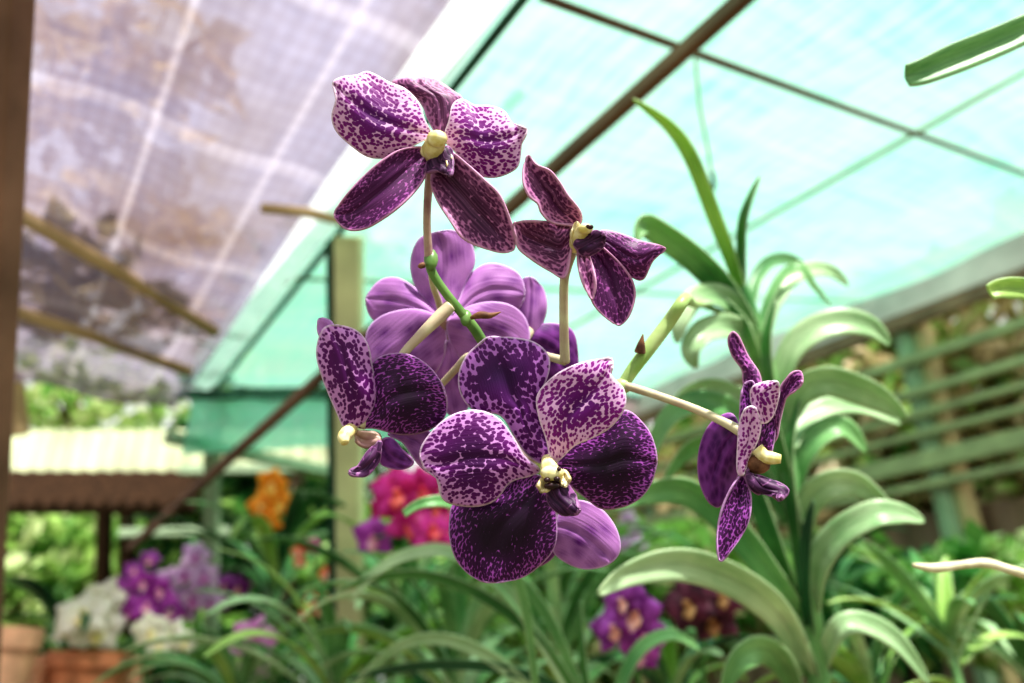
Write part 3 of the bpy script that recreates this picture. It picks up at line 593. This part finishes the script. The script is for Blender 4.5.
# clay pots
def pot_at(px, py_top, dep, r, h, label, mat='terracotta'):
    c = P(px, py_top, dep); return pot((c.x, c.y, c.z - h), r, h, label, mat)
pA = pot_at(92, 652, 1.5, .075, .16, 'round orange clay pot under the large white blooms')
pB = pot_at(8, 628, 1.3, .055, .16, 'clay pot cut off by the left edge', 'terracotta2')
pC = pot_at(128, 655, 1.6, .05, .14, 'pale clay pot right of the round orange clay pot', 'terracotta2')
pD = pot_at(36, 655, 1.45, .03, .13, 'small pale clay pot between the left edge pot and the round orange one', 'terracotta2')
# tiered bench slats just under the pots (below the frame)
shelf = thing('plant_bench', Vector((-1.0, 1.4, 0)), 'slatted timber bench carrying the clay pots at the lower left', 'bench')
zt = min(p.data.vertices[0].co.z for p in (pA, pB, pC, pD)) 
for p in (pA, pB, pC, pD):
    dz = p.data.vertices[0].co.z - zt
    if dz > 1e-4:
        hi = max(v.co.z for v in p.data.vertices); lo = hi - (hi - p.data.vertices[0].co.z)
        for v in p.data.vertices: v.co.z = hi - (hi - v.co.z) * (hi - zt) / (hi - lo)
mb = MB()
for i in range(10): mb.box((-1.7, 1.05 + i * .075, zt - .011), (-.45, 1.05 + i * .075, zt - .011), .06, .02)
mb.build('slat_top', M['wood_bench'], shelf, False)
for x in (-1.65, -.5):
    for y in (1.07, 1.7):
        mb = MB(); mb.box((x, y, 0), (x, y, zt - .02), .05, .05); mb.build('leg', M['wood_bench'], shelf, False)
bench = thing('plant_bench', Vector((.2, 1, 0)), 'long low timber bench carrying the strap leaved plants', 'bench')
mb = MB()
for i in range(18): mb.box((-.42, .45 + i * .085, BENCH - .011), (1.25, .45 + i * .085, BENCH - .011), .065, .02)
mb.build('slat_top', M['wood_bench'], bench, False)
for x in (-.38, 1.2):
    for y in (.47, 1.88):
        mb = MB(); mb.box((x, y, 0), (x, y, BENCH - .02), .05, .05); mb.build('leg', M['wood_bench'], bench, False)

# ================================================================= THE SHADE HOUSE
def net_mat(name, a, b, transp, stain=None, weave=(60, 9), grid=None):
    m, nt, n, l = new_mat(name); tc = n.new('ShaderNodeUVMap'); tc.uv_map = 'UVMap'
    vec = tc.outputs[0]
    mp = n.new('ShaderNodeMapping'); mp.inputs['Scale'].default_value = (weave[0], weave[1], 1); l.new(vec, mp.inputs[0])
    w1 = noise(n, l, 1, 2, mp.outputs[0])
    mp2 = n.new('ShaderNodeMapping'); mp2.inputs['Scale'].default_value = (weave[1] * .3, weave[0] * .6, 1); l.new(vec, mp2.inputs[0])
    w2 = noise(n, l, 1, 2, mp2.outputs[0])
    big = noise(n, l, 1.6, 4, vec)
    f = math_n(n, l, 'ADD', math_n(n, l, 'ADD', math_n(n, l, 'MULTIPLY', w1, .35), math_n(n, l, 'MULTIPLY', w2, .25)), math_n(n, l, 'MULTIPLY', big, .4))
    r = ramp(n, [(.38, s2l(a)), (.62, s2l(b))]); l.new(f, r.inputs[0]); col = r.outputs[0]
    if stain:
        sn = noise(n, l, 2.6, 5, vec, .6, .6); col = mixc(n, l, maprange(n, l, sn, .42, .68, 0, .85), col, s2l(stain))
    if grid:
        sx = n.new('ShaderNodeSeparateXYZ'); l.new(vec, sx.inputs[0])
        for k, (fr, wd, am) in enumerate(grid):
            q = math_n(n, l, 'FRACT', math_n(n, l, 'MULTIPLY', sx.outputs[k % 2], fr)); q = math_n(n, l, 'ABSOLUTE', math_n(n, l, 'SUBTRACT', q, .5))
            col = mixc(n, l, maprange(n, l, q, wd, wd * 2, am, 0), col, s2l((246, 238, 250)) if k < 2 else s2l((120, 104, 120)))
    tl = n.new('ShaderNodeBsdfTranslucent'); df = n.new('ShaderNodeBsdfDiffuse'); tr = n.new('ShaderNodeBsdfTransparent')
    l.new(col, tl.inputs[0]); l.new(col, df.inputs[0]); l.new(mixc(n, l, .55, (1, 1, 1, 1), col), tr.inputs[0])
    m1 = n.new('ShaderNodeMixShader'); m1.inputs[0].default_value = .25; l.new(tl.outputs[0], m1.inputs[1]); l.new(df.outputs[0], m1.inputs[2])
    m2 = n.new('ShaderNodeMixShader'); l.new(m1.outputs[0], m2.inputs[1]); l.new(tr.outputs[0], m2.inputs[2])
    l.new(maprange(n, l, f, .35, .65, transp - .12, transp + .12), m2.inputs[0])
    o = n.new('ShaderNodeOutputMaterial'); l.new(m2.outputs[0], o.inputs[0]); return m
M['net'] = net_mat('turquoise_shade_net', (116, 198, 172), (178, 222, 202), .34)
M['net_deep'] = net_mat('deep_turquoise_net', (140, 234, 206), (190, 246, 228), .12)
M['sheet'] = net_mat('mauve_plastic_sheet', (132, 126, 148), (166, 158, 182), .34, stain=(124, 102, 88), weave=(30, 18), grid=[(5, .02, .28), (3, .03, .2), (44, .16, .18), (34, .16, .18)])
def surface(name, fn, nu, nv, mat, uvs=1.0):
    mb = MB(); V = []; UV = []
    for i in range(nu):
        for j in range(nv): V.append(fn(i / (nu - 1), j / (nv - 1))); UV.append((i / (nu - 1) * uvs, j / (nv - 1) * uvs))
    mb.add(V, [(i * nv + j, i * nv + j + 1, (i + 1) * nv + j + 1, (i + 1) * nv + j) for i in range(nu - 1) for j in range(nv - 1)], 0, UV)
    return mb.build(name, mat)
def gr(l): return .297 + .055 * l
def el(r): return 1.86 + .235 * r
RE = 2.45   # far end of the roofs along the long axis
o = surface('ceiling', lambda u, v: G(gr(0) + .05 + u * 2.28, .05 + v * (el(gr(0) + u * 2.28) - .05), roofz(gr(0) + .05 + u * 2.28) + .012 * math.sin(v * 11) * math.sin(u * 14) + .006 * math.sin(v * 31 + u * 5)), 50, 60, M['net'], 2)
tag(o, kind='structure')
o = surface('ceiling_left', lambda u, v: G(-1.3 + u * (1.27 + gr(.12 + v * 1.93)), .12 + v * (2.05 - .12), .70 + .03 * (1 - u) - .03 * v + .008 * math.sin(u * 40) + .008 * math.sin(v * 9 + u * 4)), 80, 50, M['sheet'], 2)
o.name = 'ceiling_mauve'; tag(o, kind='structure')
M['white_paint'] = plain('gutter_white', (240, 244, 250), .35, .08, 12, trans=.5)
M['dark_wood'] = plain('batten_dark', (112, 84, 66), .8, .35, 8, stretch=(1, 1, 1))
M['brown_wood'] = plain('wood_brown', (134, 102, 84), .85, .35, 10)
M['tan_wood'] = plain('wood_tan', (188, 164, 124), .85, .25, 8)
M['cream_post'] = plain('post_cream', (206, 206, 160), .7, .2, 10)
M['green_bar'] = plain('bar_green', (150, 148, 112), .6, .25, 14)
M['green_post'] = plain('post_green', (148, 168, 138), .6, .2, 14)
M['mauve_board'] = plain('board_mauve', (214, 188, 190), .8, .25, 6)
M['dkgreen'] = plain('frame_dark_green', (40, 78, 62), .6, .3, 14)
def bar(name, a, b, w, h, mat, label=None, cat=None, kind=None, parent=None, group=None, up=Vector((0, 0, 1))):
    mb = MB(); mb.box(a, b, w, h, 0, up); o = mb.build(name, M[mat], parent, False)
    md = o.modifiers.new('bevel', 'BEVEL'); md.width = min(w, h) * .12; md.segments = 2
    return tag(o, label, cat, group, kind)
def rod(name, pts, r, mat, label=None, cat=None, kind=None, parent=None, group=None):
    mb = MB(); mb.tube(pts, r, 10); return tag(mb.build(name, M[mat], parent), label, cat, group, kind)
# valley gutter: a folded channel
def gr(l): return .297 + .055 * l
mb = MB(); prof = [(-.034, .034), (-.030, .002), (-.022, -.004), (.022, -.004), (.030, .002), (.034, .034)]; k = len(prof)
vs = [G(gr(l) + a, l, .705 + b) for l in (.1, 1.92) for a, b in prof]
mb.add(vs, [(i, i + 1, i + 1 + k, i + k) for i in range(k - 1)])
tag(mb.build('roof_gutter', M['white_paint'], None, False), 'long white roof gutter between the mauve and turquoise roofs', 'gutter')
rod('gutter_rail', [G(gr(.1) + .045, .1, .715), G(gr(2) + .045, 2.0, .715)], .006, 'dkgreen', 'thin dark rail running beside the white gutter', 'rail')
bar('roof_batten', G(.601, .15, .766), G(.353, 2.1, .323), .015, .020, 'dark_wood', 'long dark brown pole crossing diagonally under the turquoise net', 'pole')
rod('roof_wire', [G(.38, .467, roofz(.38) - .012), G(1.4, .462, roofz(1.4) - .016), G(2.6, .467, roofz(2.6) - .012)], .0055, 'dark_wood', 'thin brown cross wire under the net running down to the right', 'wire')
rod('roof_wire', [G(1.30, .1, roofz(1.3) - .006), G(1.30, 1.3, roofz(1.3) - .02), G(1.30, RE, roofz(1.3) - .01)], .005, 'green_post', 'thin green rod under the net crossing the brown wire', 'rod')
rod('roof_wire', [G(.38, 1.25, roofz(.38) - .012), G(2.6, 1.25, roofz(2.6) - .012)], .004, 'green_post', 'faint green cross rod farther back under the turquoise net', 'rod')
# hanging string with hook
hs = rod('hanging_string', [P(694, 40, .91), P(697, 80, .92), P(700, 110, .94), P(708, 150, .97), P(712, 178, .98)], .0016, 'green_post', 'thin string with a small dark hook hanging above the vanda', 'string')
rod('hook', [P(712, 172, .98), P(714, 185, .98), P(710, 196, .98), P(713, 215, .98)], .003, 'dkgreen', parent=hs)
rod('roof_clip', [P(522, 92, 1.16), P(512, 103, 1.16), P(505, 108, 1.16)], .008, 'dkgreen', 'small dark clip on the net behind the topmost flower', 'clip')
# left posts
def ground(a, b): return a + (b - a) * ((a.z - .0) / (a.z - b.z))     # run a post down to the soil
bar('timber_post', P(15, -60, .70), ground(P(15, -60, .70), P(-9, 470, .86)), .026, .03, 'brown_wood', 'dark brown timber post at the left edge', 'post', up=Vector((0, 1, 0)))
bar('timber_post', P(8, 372, 1.9), P(16, 436, 1.9), .05, .05, 'tan_wood', 'short pale timber post end at the left under the mauve roof', 'post', up=Vector((0, 1, 0)))
q = P(349, 236, 1.30); bar('timber_post', q, ground(q, P(351, 660, 1.40)), .046, .04, 'cream_post', 'pale yellow upright post behind the left purple flower', 'post', up=Vector((0, 1, 0)))
bar('timber_post', P(331, 240, 1.30), ground(P(331, 240, 1.30), P(333, 570, 1.42)), .013, .02, 'dkgreen', 'thin dark upright beside the pale yellow post', 'post', up=Vector((0, 1, 0)))
bar('timber_post', P(213, 378, 2.02), ground(P(213, 378, 2.02), P(211, 620, 2.2)), .035, .04, 'green_post', 'pale green upright under the end of the gutter', 'post', up=Vector((0, 1, 0)))
# bamboo rafters under / above the mauve sheet
for k, (a, b, mt, lb) in enumerate([((262, 208, 1.12), (345, 222, 1.2), 'tan_wood', 'short pale bamboo strut meeting the gutter'),
        ((200, 318, 1.6), (262, 318, 1.65), 'tan_wood', 'small pale strut near the far end of the gutter'),
        ((20, 215, 1.17), (215, 332, 1.55), 'tan_wood', 'tan bamboo rafter across the mauve sheet'),
        ((-20, 300, 1.40), (190, 372, 1.72), 'tan_wood', 'lower tan bamboo rafter near the sheet end')]):
    A = P(*a); B = P(*b)
    if k >= 2: A.z = max(A.z, 0); 
    rod('bamboo_strut', [A, (A + B) / 2 + Vector((0, 0, .006)), B], .008 if k < 2 else .013, mt, lb, 'strut')
# far end drape and gable
o = surface('wall_far', lambda u, v: G(.40 + u * 1.6, el(.4 + u * 1.6) + .01 * math.sin(u * 50), roofz(.40 + u * 1.6) - .03 - v * .16), 30, 6, M['net_deep'], 1); tag(o, kind='structure')
bar('cross_beam', G(.36, el(.36) + .03, .58), G(2.0, el(2.) + .03, .62), .03, .03, 'green_post', 'pale green cross beam at the far end of the shade house', 'beam')
bar('cross_beam', G(.36, el(.36), roofz(.36) - .03), G(2.6, el(2.6), roofz(2.6) - .03), .02, .025, 'dkgreen', 'dark sloping beam holding the far end of the turquoise net', 'beam')
# right wall : top board, slats, posts, siding
WL0, WL1 = .1, 5.0
bar('trim_1', G(2.57, WL0, 1.30), G(2.57, WL1, 1.30), .03, .13, 'mauve_board', kind='structure')
bar('trim_2', G(2.62, WL0, 1.42), G(2.62, WL1, 1.42), .03, .05, 'tan_wood', kind='structure')
slats = thing('slat_rack', G(2.6, 2, 0), 'open slatted wall of long brown and green bars at the right', 'slatted wall')
for i, (z, h, mt) in enumerate([(1.20, .045, 'brown_wood'), (1.056, .035, 'green_bar'), (.937, .03, 'green_bar'), (.86, .022, 'green_bar'), (.79, .022, 'green_bar'), (.70, .06, 'green_bar'), (.62, .025, 'green_bar')]):
    bar('slat', G(2.56, WL0, z), G(2.56, WL1, z), .03, h, mt, parent=slats)
for l, mt in ((1.16, 'green_post'), (1.10, 'tan_wood'), (2.5, 'green_post'), (2.62, 'tan_wood'), (3.9, 'green_post')):
    bar('upright', G(2.62, l, -1.2), G(2.62, l, 1.3), .05, .05 if mt == 'tan_wood' else .07, mt, parent=slats)
mb = MB(); N = 240; vs = []
for i in range(N + 1):
    l = WL0 + (WL1 - WL0) * i / N; off = .012 * math.sin(i * 1.05)
    vs += [G(2.70 + off, l, .56), G(2.70 + off, l, -1.2)]
mb.add(vs, [(2 * i, 2 * i + 1, 2 * i + 3, 2 * i + 2) for i in range(N)])
M['siding'] = plain('brown_siding', (128, 104, 88), .85, .4, 5, stretch=(3, 3, .6))
tag(mb.build('wall_right', M['siding']), kind='structure')
# neighbour's corrugated fascia at left with dark eave below
M['fascia'] = plain('corrugated_pale_green', (206, 214, 176), .6, .3, 4)
mb = MB(); N = 160; a = P(-60, 450, 3.0); b = P(332, 450, 3.0); vs = []
for i in range(N + 1):
    p = a.lerp(b, i / N); off = .014 * math.sin(i * .9)
    vs += [p + Vector((0, off, .085)), p + Vector((0, off, -.085))]
mb.add(vs, [(2 * i, 2 * i + 1, 2 * i + 3, 2 * i + 2) for i in range(N)])
fo = mb.build('corrugated_sheet', M['fascia']); tag(fo, 'pale corrugated roof edge of the neighbouring shed at left', 'roof edge')
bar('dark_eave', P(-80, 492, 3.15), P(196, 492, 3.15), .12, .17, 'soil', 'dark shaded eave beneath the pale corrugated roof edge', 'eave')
bar('cross_rail', P(180, 470, 2.9), P(335, 468, 2.9), .03, .035, 'green_post', 'pale horizontal rail right of the corrugated roof edge', 'rail')
bar('cross_rail', P(120, 533, 2.6), P(230, 531, 2.6), .03, .03, 'green_post', 'pale lower rail behind the lilac blooms', 'rail')
for px, lb in ((105, 'dark upright under the neighbouring eave left of the lilac blooms'), (128, 'second dark upright under the neighbouring eave')):
    bar('timber_post', P(px, 500, 3.1), ground(P(px, 500, 3.1), P(px - 3, 640, 3.3)), .05, .05, 'soil', lb, 'post', up=Vector((0, 1, 0)))
# ground
M['ground'] = plain('ground_soil', (96, 92, 66), .95, .4, 3)
o = surface('floor', lambda u, v: Vector((-9 + 18 * u, -3 + 15 * v, 0)), 10, 10, M['ground'], 4); tag(o, kind='structure')

# ================================================================= TREES AND SHRUBS OUTSIDE
def foliage_mat(name, a, b, tr=.4):
    m, nt, n, l = new_mat(name); tc = n.new('ShaderNodeTexCoord'); f = noise(n, l, 5, 4, tc.outputs['Object'])
    r = ramp(n, [(.35, s2l(a)), (.62, s2l(b))]); l.new(f, r.inputs[0]); finish(n, l, r.outputs[0], .5, tr); return m
M['fol_dark'] = foliage_mat('foliage_dark', (20, 64, 30), (60, 124, 56))
M['fol_mid'] = foliage_mat('foliage_mid', (72, 134, 54), (170, 206, 110))
M['fol_lime'] = foliage_mat('foliage_lime', (160, 200, 100), (236, 240, 190))
M['fol_tan'] = foliage_mat('foliage_tan', (150, 134, 92), (216, 200, 156))
M['fol_straw'] = foliage_mat('foliage_straw', (170, 140, 70), (226, 204, 140), .6)
M['bark'] = plain('bark', (92, 72, 54), .9, .3, 12)
def tree(c, rad, n, leaf, mats, label, seed, name='shrub', cat='shrub', foot=None):
    r = random.Random(seed); base = Vector((c.x, c.y, 0)) if foot is None else Vector(foot); t = thing(name, base, label, cat)
    mb = MB(); mb.tube([base] + ([] if foot is None else [Vector((base.x, base.y, c.z - .05))]) + [base.lerp(c, .5) + Vector((.05, 0, 0)) if foot is None else Vector((base.x, base.y, c.z)).lerp(c, .4), c + Vector((0, 0, rad[2] * .3))], [.05, .035, .012] if foot is None else [.04, .034, .02, .01], 8)
    for k in range(6):
        a = r.uniform(0, 6.28); mb.tube([c - Vector((0, 0, rad[2] * .6)), c + Vector((math.cos(a) * rad[0] * .6, math.sin(a) * rad[1] * .6, rad[2] * r.uniform(-.1, .6)))], [.018, .006], 6)
    mb.build('trunk', M['bark'], t)
    mb = MB()
    for k in range(n):
        while 1:
            q = Vector((r.uniform(-1, 1), r.uniform(-1, 1), r.uniform(-1, 1)))
            if q.length <= 1 and q.length > .25: break
        lump = .82 + .18 * math.sin(q.x * 7 + seed) * math.cos(q.z * 6)
        p = c + Vector((q.x * rad[0], q.y * rad[1], q.z * rad[2])) * lump
        if p.z < .03: continue
        d = Vector((r.gauss(0, 1), r.gauss(0, 1), r.gauss(-.3, .6))).normalized(); s = d.orthogonal().normalized(); s.rotate(__import__('mathutils').Quaternion(d, r.uniform(0, 6.28)))
        L = leaf * r.uniform(.6, 1.3); w = L * .28
        mb.add([p, p + d * L * .45 + s * w, p + d * L - Vector((0, 0, L * .15)), p + d * L * .45 - s * w], [(0, 1, 2, 3)], r.choice((0, 0, 1)))
    mb.build('foliage', [M[mats[0]], M[mats[1]]], t, False)
    return t
tree(P(20, 560, 3.9), (.7, .5, .5), 1500, .12, ('fol_mid', 'fol_lime'), 'sunlit bright green shrub below the dark eave at left', 41)
tree(P(110, 560, 4.6), (.8, .5, .55), 1500, .13, ('fol_mid', 'fol_lime'), 'pale bright shrub in the gap behind the violet blooms', 42)
tree(P(235, 545, 3.4), (.55, .4, .55), 1700, .12, ('fol_dark', 'fol_mid'), 'dark green shrub behind the orange orchid', 43)
tree(P(290, 440, 4.3), (.75, .4, .7), 2000, .14, ('fol_dark', 'fol_mid'), 'tall dark shrub seen past the far end between gutter and post', 44)
tree(P(420, 590, 3.2), (.7, .4, .45), 1500, .12, ('fol_mid', 'fol_dark'), 'green shrub behind the magenta orchids', 45)
tree(P(545, 600, 2.7), (.5, .3, .35), 1500, .12, ('fol_mid', 'fol_lime'), 'light green shrub behind the front flower', 46)
tree(P(680, 590, 2.3), (.32, .25, .25), 1200, .1, ('fol_mid', 'fol_tan'), 'olive shrub between front flower and vanda', 47)
tree(P(310, 320, 3.6), (.6, .4, .6), 1800, .13, ('fol_dark', 'fol_mid'), 'tall dark tree seen through the turquoise net beyond the gutter end', 51, 'tree', 'tree')
tree(P(180, 690, 2.2), (.8, .3, .22), 1500, .1, ('fol_dark', 'fol_mid'), 'low dark hedge behind the blooms at lower left', 52)
tree(P(80, 395, 5.2), (.9, .6, .42), 700, .13, ('fol_lime', 'fol_mid'), 'sunlit tree top showing above the corrugated roof edge', 48, 'tree', 'tree')
tree(P(840, 590, 2.15), (.25, .2, .2), 600, .07, ('fol_mid', 'fol_lime'), 'small feathery shrub in front of the brown siding', 49)
tree(P(1000, 590, 1.75), (.3, .2, .16), 700, .07, ('fol_mid', 'fol_lime'), 'low green shrub at the foot of the siding by the right edge', 50)
tree(P(900, 610, 1.9), (.25, .2, .15), 500, .07, ('fol_dark', 'fol_mid'), 'dark low shrub right of the vanda before the siding', 57)
for k, (r_, l_, z_, mt, lb) in enumerate([(3.3, .7, .9, ('fol_tan', 'fol_lime'), 'tan leaved tree outside the slats at the far right'), (3.4, 1.8, .85, ('fol_tan', 'fol_mid'), 'tan leaved tree outside the slats behind the post'), (3.5, 3.0, .8, ('fol_tan', 'fol_mid'), 'tan and green tree outside the slats behind the vanda'), (3.4, 4.4, .85, ('fol_mid', 'fol_tan'), 'green tree outside the slats at their far end')]):
    tree(G(r_ + .35, l_, z_ + .3), (.7, .85, 1.05), 4600, .13, mt, lb, 60 + k, 'tree', 'tree')
# growth overhanging the mauve sheet, seen through it
tree(G(.0, 1.3, 1.06), (.3, .25, .14), 170, .10, ('fol_straw', 'fol_straw'), 'dusty olive branch lying above the mauve sheet', 71, 'tree', 'tree', G(-1.7, 1.2, -1.2))
tree(G(.05, 2.0, 1.04), (.6, .4, .2), 420, .12, ('fol_straw', 'fol_tan'), 'tan branch overhanging the far end of the mauve sheet', 72, 'tree', 'tree', G(-1.7, 2.1, -1.2))

# ================================================================= LIGHT, WORLD, CAMERA
w = bpy.data.worlds.new('sky'); SC.world = w; w.use_nodes = True; n = w.node_tree.nodes; l = w.node_tree.links; n.clear()
tc = n.new('ShaderNodeTexCoord'); sp = n.new('ShaderNodeSeparateXYZ'); l.new(tc.outputs['Generated'], sp.inputs[0])
rp = ramp(n, [(0, (.35, .38, .28, 1)), (.48, (.75, .8, .72, 1)), (.55, (1, 1, .97, 1)), (1, (.93, .97, .98, 1))])
mr = n.new('ShaderNodeMapRange'); mr.inputs[1].default_value = -1; mr.inputs[2].default_value = 1; l.new(sp.outputs[2], mr.inputs[0]); l.new(mr.outputs[0], rp.inputs[0])
bg = n.new('ShaderNodeBackground'); bg.inputs[1].default_value = 1.0; l.new(rp.outputs[0], bg.inputs[0])
ow = n.new('ShaderNodeOutputWorld'); l.new(bg.outputs[0], ow.inputs[0])
sd = bpy.data.lights.new('sun', 'SUN'); sd.energy = 7.5; sd.angle = math.radians(2); sd.color = (1, .96, .9)
so = bpy.data.objects.new('sun', sd); COL.objects.link(so); so.location = (1, -2, 5)
so.rotation_euler = (-Vector((.25, -.5, .83))).to_track_quat('-Z', 'Y').to_euler()
cd = bpy.data.cameras.new('camera'); co = bpy.data.objects.new('camera', cd); COL.objects.link(co)
co.location = CAM; co.rotation_euler = (math.pi / 2 + PITCH, 0, 0)
cd.sensor_width = 36; cd.lens = 36 * F_PX / 1024; cd.clip_start = .01; cd.clip_end = 100
cd.dof.use_dof = True; cd.dof.focus_distance = .298; cd.dof.aperture_fstop = (cd.lens / 1000) / .0050
SC.camera = co
SC.view_settings.view_transform = 'Standard'; SC.view_settings.look = 'Medium High Contrast'; SC.view_settings.exposure = 0; SC.view_settings.gamma = 1
SC.cycles.max_bounces = 10; SC.cycles.transparent_max_bounces = 16
